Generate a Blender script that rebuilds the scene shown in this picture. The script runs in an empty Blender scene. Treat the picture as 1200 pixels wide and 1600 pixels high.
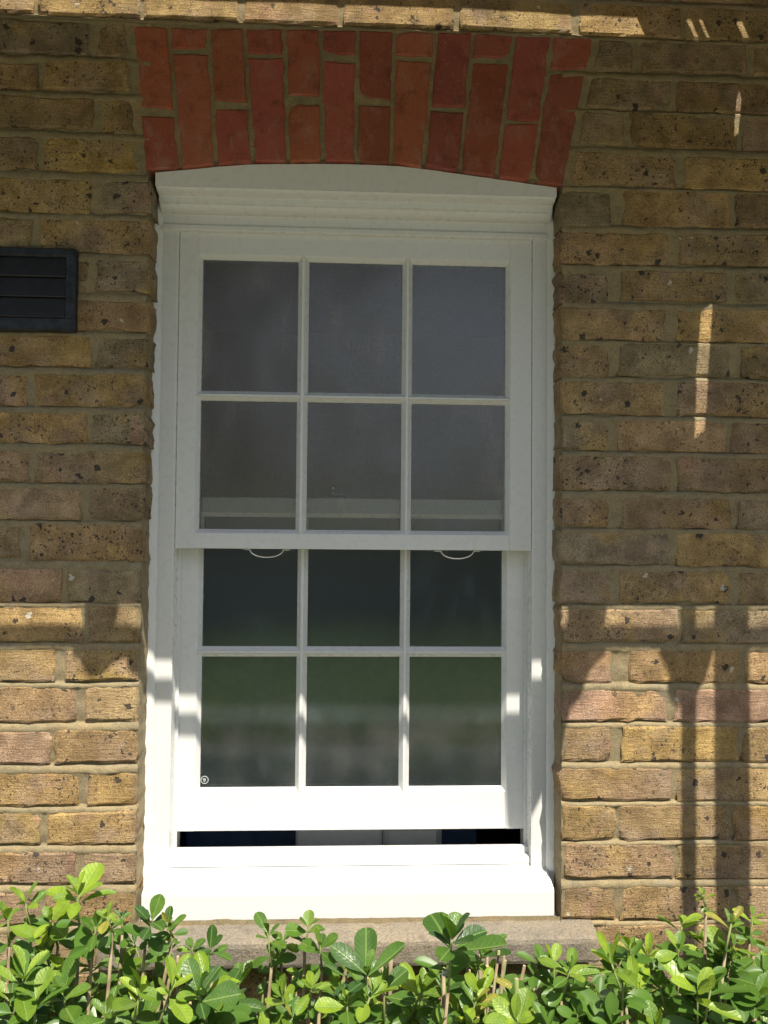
import bpy, math, random
from mathutils import Vector, Matrix, noise

# ------------------------------------------------------------------ camera, sky, sun, exposure
scene = bpy.context.scene
COL = scene.collection
R = math.radians

CAM_D, CAM_YAW, CAM_PITCH, CAM_ROLL = 1.4763, 0.04452, 0.03047, 0.00852
fw = Vector((math.sin(CAM_YAW)*math.cos(CAM_PITCH), math.cos(CAM_YAW)*math.cos(CAM_PITCH), math.sin(CAM_PITCH)))
rt = Vector((math.cos(CAM_YAW), -math.sin(CAM_YAW), 0))
up = rt.cross(fw)
rt2 = rt*math.cos(CAM_ROLL) + up*math.sin(CAM_ROLL)
up2 = -rt*math.sin(CAM_ROLL) + up*math.cos(CAM_ROLL)
cam = bpy.data.cameras.new('camera')
cam_o = bpy.data.objects.new('camera', cam)
COL.objects.link(cam_o)
m = Matrix((rt2, up2, -fw)).transposed().to_4x4()
m.translation = (0, -CAM_D, 1.5)
cam_o.matrix_world = m
cam.sensor_fit = 'VERTICAL'
cam.sensor_height = 36
cam.lens = 36*1202/1600
cam.clip_start = 0.02
cam.clip_end = 300
scene.camera = cam_o

SUN_AZ, SUN_EL = R(18.5), R(58.9)       # azimuth to the right of the wall's outward normal
TAZ = math.tan(SUN_AZ)
KEL = math.tan(SUN_EL)/math.cos(SUN_AZ)
world = bpy.data.worlds.new('World')
scene.world = world
world.use_nodes = True
wn = world.node_tree.nodes
sky = wn.new('ShaderNodeTexSky')
sky.sky_type = 'NISHITA'
sky.sun_disc = False
sky.sun_elevation = SUN_EL
sky.sun_rotation = math.pi - SUN_AZ
sky.dust_density = 2.0
wn['Background'].inputs['Strength'].default_value = 0.088
world.node_tree.links.new(sky.outputs[0], wn['Background'].inputs[0])
sun = bpy.data.lights.new('sun', 'SUN')
sun.energy = 5.0
sun.angle = R(0.42)
sun.color = (1.0, 0.93, 0.81)
sun_o = bpy.data.objects.new('sun', sun)
COL.objects.link(sun_o)
sdir = Vector((math.sin(SUN_AZ)*math.cos(SUN_EL), -math.cos(SUN_AZ)*math.cos(SUN_EL), math.sin(SUN_EL)))
sun_o.rotation_euler = sdir.to_track_quat('Z', 'Y').to_euler()
sun_o.location = (2, -6, 8)
scene.view_settings.view_transform = 'Standard'
scene.view_settings.look = 'None'
scene.view_settings.gamma = 1
scene.view_settings.exposure = 0.72
scene.view_settings.use_curve_mapping = False

# ------------------------------------------------------------------ helpers
def tag(o, label=None, cat=None, group=None, kind=None):
    if label: o['label'] = label
    if cat: o['category'] = cat
    if group: o['group'] = group
    if kind: o['kind'] = kind
    return o

WLOC = {}          # where each object's origin stands in the world
def empty(name, loc=(0, 0, 0)):
    o = bpy.data.objects.new(name, None)
    o.empty_display_size = .05
    COL.objects.link(o)
    o.location = loc
    WLOC[o] = Vector(loc)
    return o

def obj(name, verts, faces, mat, parent=None, loc=(0, 0, 0), smooth=False):
    me = bpy.data.meshes.new(name)
    me.from_pydata([tuple(v) for v in verts], [], faces)
    if mat: me.materials.append(mat)
    if smooth:
        me.polygons.foreach_set('use_smooth', [True]*len(me.polygons))
    me.update()
    o = bpy.data.objects.new(name, me)
    COL.objects.link(o)
    o.location = loc
    if parent:
        o.parent = parent
        o.matrix_parent_inverse = Matrix.Translation(WLOC.get(parent, Vector((0, 0, 0)))).inverted()
    WLOC[o] = Vector(loc)
    return o

class MB:
    def __init__(s): s.v = []; s.f = []
    def add(s, v, f):
        n = len(s.v); s.v += [tuple(a) for a in v]; s.f += [tuple(i+n for i in q) for q in f]; return s
    def box(s, x0, x1, y0, y1, z0, z1, b=0.0):
        if b <= 0:
            v = [(x, y, z) for x in (x0, x1) for y in (y0, y1) for z in (z0, z1)]
            f = [(0, 1, 3, 2), (4, 6, 7, 5), (0, 4, 5, 1), (2, 3, 7, 6), (0, 2, 6, 4), (1, 5, 7, 3)]
            return s.add(v, f)
        # chamfered box
        v = []; idx = {}
        for ix, (x, sx) in enumerate(((x0, 1), (x1, -1))):
            for iy, (y, sy) in enumerate(((y0, 1), (y1, -1))):
                for iz, (z, sz) in enumerate(((z0, 1), (z1, -1))):
                    idx[ix, iy, iz] = (len(v), len(v)+1, len(v)+2)
                    v += [(x, y+sy*b, z+sz*b), (x+sx*b, y, z+sz*b), (x+sx*b, y+sy*b, z)]
        g = lambda a, b_, c, k: idx[a, b_, c][k]
        f = [(g(0,0,0,0), g(0,0,1,0), g(0,1,1,0), g(0,1,0,0)), (g(1,0,0,0), g(1,1,0,0), g(1,1,1,0), g(1,0,1,0)),
             (g(0,0,0,1), g(1,0,0,1), g(1,0,1,1), g(0,0,1,1)), (g(0,1,0,1), g(0,1,1,1), g(1,1,1,1), g(1,1,0,1)),
             (g(0,0,0,2), g(0,1,0,2), g(1,1,0,2), g(1,0,0,2)), (g(0,0,1,2), g(1,0,1,2), g(1,1,1,2), g(0,1,1,2))]
        for i in (0, 1):
            for j in (0, 1):
                f.append((g(i,j,0,0), g(i,j,0,1), g(i,j,1,1), g(i,j,1,0)))
                f.append((g(i,0,j,0), g(i,0,j,2), g(i,1,j,2), g(i,1,j,0)))
                f.append((g(0,i,j,1), g(0,i,j,2), g(1,i,j,2), g(1,i,j,1)))
                for k in (0, 1): f.append(idx[i, j, k])
        return s.add(v, f)
    def prism_x(s, prof, x0, x1):
        """profile of (y, z) points extruded along x"""
        n = len(prof)
        v = [(x0, y, z) for y, z in prof] + [(x1, y, z) for y, z in prof]
        f = [(i, (i+1) % n, n+(i+1) % n, n+i) for i in range(n)]
        f += [tuple(range(n-1, -1, -1)), tuple(range(n, 2*n))]
        return s.add(v, f)
    def prism_y(s, poly, y0, y1):
        n = len(poly)
        v = [(x, y0, z) for x, z in poly] + [(x, y1, z) for x, z in poly]
        f = [(i, (i+1) % n, n+(i+1) % n, n+i) for i in range(n)]
        f += [tuple(range(n-1, -1, -1)), tuple(range(n, 2*n))]
        return s.add(v, f)
    def tube(s, pts, rad, n=7, cap=True):
        pts = [Vector(p) for p in pts]
        if not hasattr(rad, '__len__'): rad = [rad]*len(pts)
        rings = []
        ref = None
        for i, p in enumerate(pts):
            d = (pts[min(i+1, len(pts)-1)] - pts[max(i-1, 0)]).normalized()
            a = Vector((0, 0, 1)) if abs(d.z) < .9 else Vector((0, 1, 0))
            if ref is not None: a = ref
            u = (a - d*a.dot(d)).normalized(); ref = u
            w = d.cross(u)
            rings.append([p + (u*math.cos(2*math.pi*k/n) + w*math.sin(2*math.pi*k/n))*rad[i] for k in range(n)])
        v = [q for r in rings for q in r]
        f = []
        for i in range(len(pts)-1):
            for k in range(n):
                f.append((i*n+k, i*n+(k+1) % n, (i+1)*n+(k+1) % n, (i+1)*n+k))
        if cap:
            f += [tuple(range(n-1, -1, -1)), tuple(range((len(pts)-1)*n, len(pts)*n))]
        return s.add(v, f)
    def build(s, name, mat, parent=None, smooth=False, loc=(0, 0, 0)):
        return obj(name, s.v, s.f, mat, parent, loc, smooth)

def nz(x, y=0., z=0.):
    return noise.noise(Vector((x, y, z)))

# ------------------------------------------------------------------ materials
class NT:
    def __init__(s, name):
        s.m = bpy.data.materials.new(name); s.m.use_nodes = True
        s.t = s.m.node_tree; s.t.nodes.clear()
        s.out = s.t.nodes.new('ShaderNodeOutputMaterial')
    def n(s, typ, **kw):
        a = s.t.nodes.new('ShaderNode'+typ)
        for k, v in kw.items():
            if k.startswith('i_'):
                key = k[2:].replace('_', ' ')
                s.put(a, key, v)
            elif k[0] == 'n' and k[1:].isdigit(): s.put(a, int(k[1:]), v)
            else: setattr(a, k, v)
        return a
    def put(s, a, key, v):
        sock = a.inputs[key]
        if isinstance(v, bpy.types.NodeSocket): s.t.links.new(v, sock)
        elif isinstance(v, bpy.types.Node): s.t.links.new(v.outputs[0], sock)
        else: sock.default_value = v
    def math(s, op, a, b=0.0, c=None, clamp=False):
        x = s.n('Math', operation=op, use_clamp=clamp)
        s.put(x, 0, a); s.put(x, 1, b)
        if c is not None: s.put(x, 2, c)
        return x.outputs[0]
    def ramp(s, v, a, b, lo=0., hi=1., smooth=True):
        x = s.n('MapRange', interpolation_type='SMOOTHSTEP' if smooth else 'LINEAR')
        for i, q in enumerate((v, a, b, lo, hi)): s.put(x, i, q)
        return x.outputs[0]
    def mix(s, f, a, b, mode='MIX'):
        x = s.n('MixRGB', blend_type=mode)
        s.put(x, 0, f); s.put(x, 1, a); s.put(x, 2, b)
        return x.outputs[0]
    def noise(s, vec, scale, detail=3, rough=.55, dist=0.0):
        x = s.n('TexNoise')
        s.put(x, 'Vector', vec); s.put(x, 'Scale', scale); s.put(x, 'Detail', detail); s.put(x, 'Roughness', rough); s.put(x, 'Distortion', dist)
        return x.outputs[0]
    def mapping(s, vec, scale=(1, 1, 1)):
        x = s.n('Mapping'); s.put(x, 0, vec); s.put(x, 'Scale', scale); return x.outputs[0]
    def bump(s, h, dist, strength=1.0, normal=None):
        x = s.n('Bump'); s.put(x, 'Height', h); s.put(x, 'Distance', dist); s.put(x, 'Strength', strength)
        if normal is not None: s.put(x, 'Normal', normal)
        return x.outputs[0]
    def principled(s, **kw):
        x = s.n('BsdfPrincipled')
        for k, v in kw.items(): s.put(x, k.replace('_', ' '), v)
        s.t.links.new(x.outputs[0], s.out.inputs[0])
        return x
    def surf(s, sh): s.t.links.new(sh, s.out.inputs[0])

def c4(r, g, b): return (r, g, b, 1)

def objvec(t):
    """object coordinates shifted by the object's own random number"""
    tc = t.n('TexCoord'); oi = t.n('ObjectInfo')
    k = t.math('MULTIPLY', oi.outputs['Random'], 61.0)
    cx = t.n('CombineXYZ', n0=k, n1=t.math('MULTIPLY', k, .37), n2=t.math('MULTIPLY', k, 1.3))
    v = t.n('VectorMath', operation='ADD', n0=tc.outputs['Object'], n1=cx.outputs[0])
    return v.outputs[0], oi

def mat_stock_brick():
    t = NT('stock_brick')
    v, oi = objvec(t)
    col = oi.outputs['Color']
    spotty = oi.outputs['Alpha']
    big = t.noise(v, 11, 3)
    mid = t.noise(v, 34, 4, .6)
    fine = t.noise(v, 420, 5, .75)
    c = t.mix(t.ramp(big, .46, .66, 0, .62), col, c4(0.398, 0.298, 0.220))
    hs = t.n('SeparateXYZ', n0=v)
    c = t.mix(t.ramp(t.noise(v, 7.3, 2), .52, .70, 0, .55), c, c4(0.574, 0.392, 0.139))
    c = t.mix(t.ramp(t.noise(v, 16, 2), .60, .72, 0, .45), c, c4(0.529, 0.304, 0.226))
    c = t.mix(t.ramp(mid, .3, .75, .55, 0), c, t.mix(1, c, c4(.62, .60, .58), 'MULTIPLY'))
    c = t.mix(1, c, t.mix(t.ramp(fine, .3, .72), c4(.50, .47, .43), c4(1.30, 1.30, 1.30)), 'MULTIPLY')
    c = t.mix(1, c, t.mix(t.ramp(t.noise(v, 21, 4, .6), .32, .68), c4(.72, .70, .68), c4(1.16, 1.16, 1.15)), 'MULTIPLY')
    wob = t.n('VectorMath', operation='ADD', n0=v, n1=t.n('VectorMath', operation='SCALE', n0=t.n('TexNoise', i_Vector=v, i_Scale=150.).outputs['Color'], i_Scale=.015).outputs[0]).outputs[0]
    zone = t.ramp(t.noise(v, 9.0, 1), .34, .54)
    def spots(scale, thr, rmax):
        vo = t.n('TexVoronoi', i_Vector=wob, i_Scale=scale, i_Randomness=1.0)
        rnd = t.n('SeparateColor', n0=vo.outputs['Color']).outputs[0]
        rad = t.ramp(rnd, thr, 1.0, 0.0, rmax, smooth=False)
        d = t.math('SUBTRACT', rad, vo.outputs['Distance'])
        return t.ramp(d, 0.0, .07)
    s1 = t.math('MULTIPLY', spots(58, .82, .44), t.ramp(spotty, .1, .6))
    s2 = t.math('MULTIPLY', t.math('MULTIPLY', spots(140, .24, .46), zone), spotty)
    s3 = t.math('MULTIPLY', t.math('MULTIPLY', spots(270, .34, .42), t.ramp(t.noise(v, 14, 1), .40, .6)), spotty)
    s12 = t.math('MAXIMUM', s1, t.math('MAXIMUM', s2, t.math('MULTIPLY', s3, .8)))
    c = t.mix(t.math('MULTIPLY', s12, .90), c, t.mix(mid, c4(.022, .019, .020), c4(.060, .055, .060)))
    w = t.math('MULTIPLY', spots(46, .972, .34), .7)
    c = t.mix(w, c, c4(0.638, 0.603, 0.522))
    creas = t.noise(t.mapping(v, (28, 30, 210)), 1, 4, .6, .8)
    h = t.math('ADD', t.math('MULTIPLY', fine, .55), t.math('MULTIPLY', creas, .55))
    h = t.math('ADD', h, t.math('MULTIPLY', mid, .8))
    h = t.math('SUBTRACT', h, t.math('MULTIPLY', s12, .5))
    t.principled(Base_Color=c, Roughness=.92, Normal=t.bump(h, .0038, 1.0))
    t.m.node_tree.nodes['Principled BSDF'].inputs['Specular IOR Level'].default_value = .25
    return t.m

def mat_red_brick():
    t = NT('red_rubbed_brick')
    v, oi = objvec(t)
    mid = t.noise(t.mapping(v, (34, 30, 16)), 1, 4, .62, .6)
    fine = t.noise(v, 380, 4, .7)
    c = t.mix(t.ramp(t.noise(v, 12, 2), .42, .66, 0, .55), oi.outputs['Color'], c4(0.333, 0.092, 0.052))
    c = t.mix(t.ramp(mid, .50, .76, 0, .50), c, c4(0.380, 0.213, 0.167))
    c = t.mix(t.ramp(t.noise(v, 26, 5, .7), .50, .70, 0, .60), c, c4(0.140, 0.040, 0.026))
    c = t.mix(t.ramp(t.noise(v, 70, 4, .7), .58, .74, 0, .40), c, c4(0.391, 0.276, 0.207))
    c = t.mix(1, c, t.mix(t.ramp(fine, .3, .7), c4(.78, .76, .74), c4(1.12, 1.12, 1.12)), 'MULTIPLY')
    vo = t.n('TexVoronoi', i_Vector=v, i_Scale=75.)
    sp = t.ramp(t.math('SUBTRACT', t.ramp(t.n('SeparateColor', n0=vo.outputs['Color']).outputs[0], .9, 1, 0, .2, False), vo.outputs['Distance']), 0, .05)
    c = t.mix(t.math('MULTIPLY', sp, .7), c, c4(0.081, 0.029, 0.023))
    h = t.math('ADD', t.math('MULTIPLY', fine, .5), t.math('MULTIPLY', mid, .9))
    t.principled(Base_Color=c, Roughness=.85, Normal=t.bump(h, .0026, .9))
    return t.m

def mat_mortar():
    t = NT('lime_mortar')
    v = t.n('NewGeometry').outputs['Position']
    a = t.noise(v, 6, 3); fine = t.noise(v, 520, 4, .8); mid = t.noise(v, 60, 4, .6)
    c = t.mix(t.ramp(a, .38, .62), c4(0.380, 0.296, 0.160), c4(0.321, 0.263, 0.150))
    c = t.mix(t.ramp(t.noise(v, 19, 2), .5, .7, 0, .6), c, c4(0.343, 0.292, 0.195))
    c = t.mix(t.ramp(mid, .3, .6, .45, 0), c, c4(0.195, 0.156, 0.092))
    c = t.mix(1, c, t.mix(t.ramp(fine, .3, .7), c4(.62, .62, .62), c4(1.2, 1.2, 1.2)), 'MULTIPLY')
    h = t.math('ADD', fine, t.math('MULTIPLY', mid, 1.2))
    t.principled(Base_Color=c, Roughness=.95, Normal=t.bump(h, .003, .8))
    return t.m

def mat_paint(name, col, rough=.28):
    t = NT(name)
    v, oi = objvec(t)
    tc = t.n('NewGeometry').outputs['Position']
    st = t.noise(t.mapping(v, (60, 60, 60)), 1, 3, .6)
    br = t.noise(t.mapping(v, (9, 300, 420)), 1, 2, .5)
    lum = t.noise(v, 3.1, 3)
    c = t.mix(t.ramp(lum, .3, .7), col, tuple(q*.98 for q in col[:3])+(1,))
    c = t.mix(t.ramp(t.noise(tc, 12, 5, .7), .62, .80, 0, .06), c, c4(.50, .46, .38))
    h = t.math('ADD', t.math('MULTIPLY', br, .5), st)
    t.principled(Base_Color=c, Roughness=t.ramp(st, .2, .8, rough*.7, rough*1.5), Normal=t.bump(h, .0006, .35))
    return t.m

def mat_glass(name, rough, bumpd, veil, tint, frost=c4(.60, .60, .58), gr=.0, gs=330):
    t = NT(name)
    v = t.n('NewGeometry').outputs['Position']
    grain = t.noise(v, gs, 2, .6)
    waves = t.noise(v, 7, 1)
    nrm = t.bump(t.math('ADD', t.math('MULTIPLY', grain, .35), t.math('MULTIPLY', waves, 2.0)), bumpd, 1.0)
    smear = t.noise(t.mapping(v, (9, 9, 5)), 1, 5, .65, 1.2)
    dust = t.ramp(smear, .52, .80, veil, veil*2.6)
    spk = t.n('TexVoronoi', i_Vector=v, i_Scale=55.)
    sp = t.ramp(t.math('SUBTRACT', t.ramp(t.n('SeparateColor', n0=spk.outputs['Color']).outputs[0], .93, 1, 0, .2, False), spk.outputs['Distance']), 0, .06, 0, .14)
    dust = t.math('MULTIPLY', t.math('ADD', dust, sp), t.ramp(grain, .25, .75, 1-gr, 1+gr))
    tr = t.n('BsdfTransparent', n0=tint)
    df = t.n('BsdfDiffuse', n0=frost)
    body = t.n('MixShader', n0=dust, n1=tr.outputs[0], n2=df.outputs[0])
    gl = t.n('BsdfGlossy', i_Roughness=rough, i_Normal=nrm)
    fr = t.n('Fresnel', n0=1.85)   # sealed double unit: four reflecting faces
    sh = t.n('MixShader', n0=fr.outputs[0], n1=body.outputs[0], n2=gl.outputs[0])
    t.surf(sh.outputs[0])
    return t.m

def mat_simple(name, col, rough=.6, metal=0., var=.12, scale=30., bumpd=.001):
    t = NT(name)
    v, oi = objvec(t)
    a = t.noise(v, scale, 4, .6)
    lo = tuple(q*(1-var*1.6) for q in col[:3])+(1,); hi = tuple(min(1, q*(1+var)) for q in col[:3])+(1,)
    t.principled(Base_Color=t.mix(t.ramp(a, .3, .7), lo, hi), Roughness=rough, Metallic=metal, Normal=t.bump(t.noise(v, scale*6, 3), bumpd, .6))
    return t.m

def mat_stone():
    t = NT('weathered_stone')
    v = t.n('NewGeometry').outputs['Position']
    a = t.noise(v, 9, 4); f = t.noise(v, 260, 5, .75); b = t.noise(v, 45, 4, .65)
    c = t.mix(t.ramp(a, .35, .65), c4(.30, .25, .18), c4(.235, .205, .165))
    c = t.mix(t.ramp(b, .5, .72, 0, .55), c, c4(.13, .115, .092))
    c = t.mix(1, c, t.mix(t.ramp(f, .3, .7), c4(.62, .62, .60), c4(1.2, 1.2, 1.18)), 'MULTIPLY')
    t.principled(Base_Color=c, Roughness=.93, Normal=t.bump(t.math('ADD', f, t.math('MULTIPLY', b, 1.3)), .004, .8))
    return t.m

def mat_leaf():
    t = NT('glossy_leaf')
    v, oi = objvec(t)
    o = t.n('TexCoord').outputs['Object']
    s = t.n('SeparateXYZ', n0=o)
    ay = t.math('ABSOLUTE', s.outputs[1])
    rib = t.ramp(ay, .012, .03, 1, 0)
    # side veins leave the midrib forwards
    ph = t.math('SUBTRACT', s.outputs[0], t.math('MULTIPLY', ay, .9))
    sv = t.ramp(t.math('ABSOLUTE', t.math('SUBTRACT', t.math('FRACT', t.math('MULTIPLY', ph, 9.0)), .5)), .0, .10, 1, 0)
    n = t.noise(v, 3.0, 3)
    col = oi.outputs['Color']
    c = t.mix(t.ramp(n, .35, .7), col, t.mix(1, col, c4(.72, .80, .8), 'MULTIPLY'))
    vein = t.math('MAXIMUM', t.math('MULTIPLY', rib, .55), t.math('MULTIPLY', sv, .16))
    c = t.mix(vein, c, c4(.22, .33, .09))
    c = t.mix(t.ramp(t.noise(v, 9, 4, .7), .64, .74, 0, .6), c, c4(.22, .17, .06))
    h = t.math('ADD', t.math('MULTIPLY', t.noise(v, 9, 2), .6), t.math('MULTIPLY', t.math('ADD', rib, t.math('MULTIPLY', sv, .5)), -.5))
    p = t.n('BsdfPrincipled')
    for k, q in (('Base Color', c), ('Roughness', t.ramp(t.noise(v, 6, 2), .3, .7, .34, .55)), ('Normal', t.bump(h, .0016, .8))): t.put(p, k, q)
    tl = t.n('BsdfTranslucent', n0=t.mix(1, c, c4(1.5, 1.7, .5), 'MULTIPLY'))
    sh = t.n('MixShader', n0=.24, n1=p.outputs[0], n2=tl.outputs[0])
    t.surf(sh.outputs[0])
    return t.m

def mat_bark(name, a, b):
    t = NT(name)
    v, oi = objvec(t)
    n = t.noise(t.mapping(v, (90, 90, 30)), 1, 4, .6)
    t.principled(Base_Color=t.mix(t.ramp(n, .35, .65), a, b), Roughness=.85, Normal=t.bump(n, .002, .8))
    return t.m

def mat_foliage():
    t = NT('far_foliage')
    g = t.n('NewGeometry')
    n = t.noise(g.outputs['Position'], 1.3, 4)
    c = t.mix(t.ramp(n, .35, .65), c4(.035, .075, .02), c4(.085, .15, .03))
    p = t.n('BsdfPrincipled'); t.put(p, 'Base Color', c); t.put(p, 'Roughness', .6)
    tl = t.n('BsdfTranslucent', n0=c)
    t.surf(t.n('MixShader', n0=.25, n1=p.outputs[0], n2=tl.outputs[0]).outputs[0])
    return t.m

def mat_lawn():
    t = NT('lawn_grass')
    v = t.n('NewGeometry').outputs['Position']
    c = t.mix(t.ramp(t.noise(v, 2.2, 5), .35, .65), c4(.060, .115, .022), c4(.105, .165, .040))
    t.principled(Base_Color=c, Roughness=.9, Normal=t.bump(t.noise(v, 90, 3), .02, .8))
    return t.m

M = dict(brick=mat_stock_brick(), red=mat_red_brick(), mortar=mat_mortar(),
         paint=mat_paint('white_gloss_paint', c4(.70, .70, .68)),
         glass_up=mat_glass('obscure_glass', .20, .0026, .062, c4(.94, .95, .92), c4(.70, .53, .45), .95, 250),
         glass_lo=mat_glass('sash_glass', .07, .00035, .042, c4(.88, .93, .93), c4(.40, .50, .58), .2),
         stone=mat_stone(), vent=mat_simple('vent_plastic', c4(.022, .025, .032), .48, var=.4, scale=60, bumpd=.0004),
         vent_flap=mat_simple('vent_flap_plastic', c4(.013, .014, .016), .5, var=.2, scale=60, bumpd=.0004),
         steel=mat_simple('handle_steel', c4(.72, .70, .64), .25, 1.0, .05),
         navy=mat_simple('navy_wall_paint', c4(.08, .145, .27), .55),
         pale=mat_simple('pale_wall_paint', c4(.64, .57, .50), .7, var=.03),
         plaster=mat_simple('pale_plaster', c4(.10, .10, .10), .8),
         ceramic=mat_simple('white_ceramic', c4(.78, .79, .78), .12, var=.02),
         timber=mat_simple('shade_timber', c4(.16, .11, .07), .8, scale=14),
         soil=mat_simple('garden_soil', c4(.060, .042, .028), .95, var=.4, scale=22, bumpd=.012),
         paving=mat_simple('bounce_paving_stone', c4(.36, .33, .275), .85, scale=8, bumpd=.002),
         leaf=mat_leaf(), render_wall=mat_simple('reflection_wall_render', c4(.40, .35, .29), .9, scale=4), foliage=mat_foliage(), lawn=mat_lawn(),
         stem=mat_bark('shrub_stem', c4(.16, .115, .065), c4(.31, .25, .15)),
         greenstem=mat_bark('green_shoot', c4(.13, .17, .05), c4(.22, .25, .08)),
         cut=mat_simple('cut_wood', c4(.50, .38, .20), .8),
         bark=mat_bark('tree_bark', c4(.07, .05, .035), c4(.13, .10, .07)),
         etch=mat_simple('etched_mark', c4(.62, .68, .68), .7))

# ------------------------------------------------------------------ ground
def sheet(name, x0, x1, y0, y1, z, mat, nx=1, ny=1, amp=0.0, label=None):
    v = [(x0+(x1-x0)*i/nx, y0+(y1-y0)*j/ny, z+(amp*nz(i*.9, j*.9, 3.3) if amp else 0)) for j in range(ny+1) for i in range(nx+1)]
    f = [(j*(nx+1)+i, j*(nx+1)+i+1, (j+1)*(nx+1)+i+1, (j+1)*(nx+1)+i) for j in range(ny) for i in range(nx)]
    return tag(obj(name, v, f, mat), kind='structure')

sheet('ground', -120, 120, -120, 120, -.02, M['lawn'])
sheet('bounce_paving', -6, 6, -4.3, -1.6, .0, M['paving'])  # invented paving, placed to bounce warm light up onto the window
sheet('soil_bed', -4, 4, -1.6, .02, .03, M['soil'], 160, 60, .03)  # bed widened outwards to keep bounced light off the lower wall

# ------------------------------------------------------------------ brick wall
JL, JR = -.392, .4115                    # brick jambs of the window opening
INTR = [(-.402, 2.197), (-.332, 2.205), (-.264, 2.214), (-.194, 2.221), (-.126, 2.2235), (-.058, 2.226), (.006, 2.227), (.074, 2.2265),
        (.138, 2.222), (.209, 2.214), (.281, 2.206), (.351, 2.198), (.414, 2.191)]
EXTR = [(-.429, 2.482), (-.360, 2.482), (-.284, 2.484), (-.214, 2.485), (-.138, 2.488), (-.066, 2.488), (.006, 2.490), (.079, 2.491),
        (.161, 2.491), (.234, 2.492), (.316, 2.493), (.392, 2.493), (.477, 2.494)]
SPLIT = [(2.320, 2.303), (2.438, 2.426), (2.338, 2.323), (2.435, 2.426), (2.353, 2.334), (2.439, 2.422), (2.354, 2.338), (2.440, 2.430),
         (2.343, 2.331), (2.442, 2.433), (2.320, 2.312), (2.425, 2.415)]
def intrados(x):
    for (a, za), (b, zb) in zip(INTR, INTR[1:]):
        if a <= x <= b: return za+(zb-za)*(x-a)/(b-a)
    return INTR[0][1] if x < INTR[0][0] else INTR[-1][1]

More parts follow.
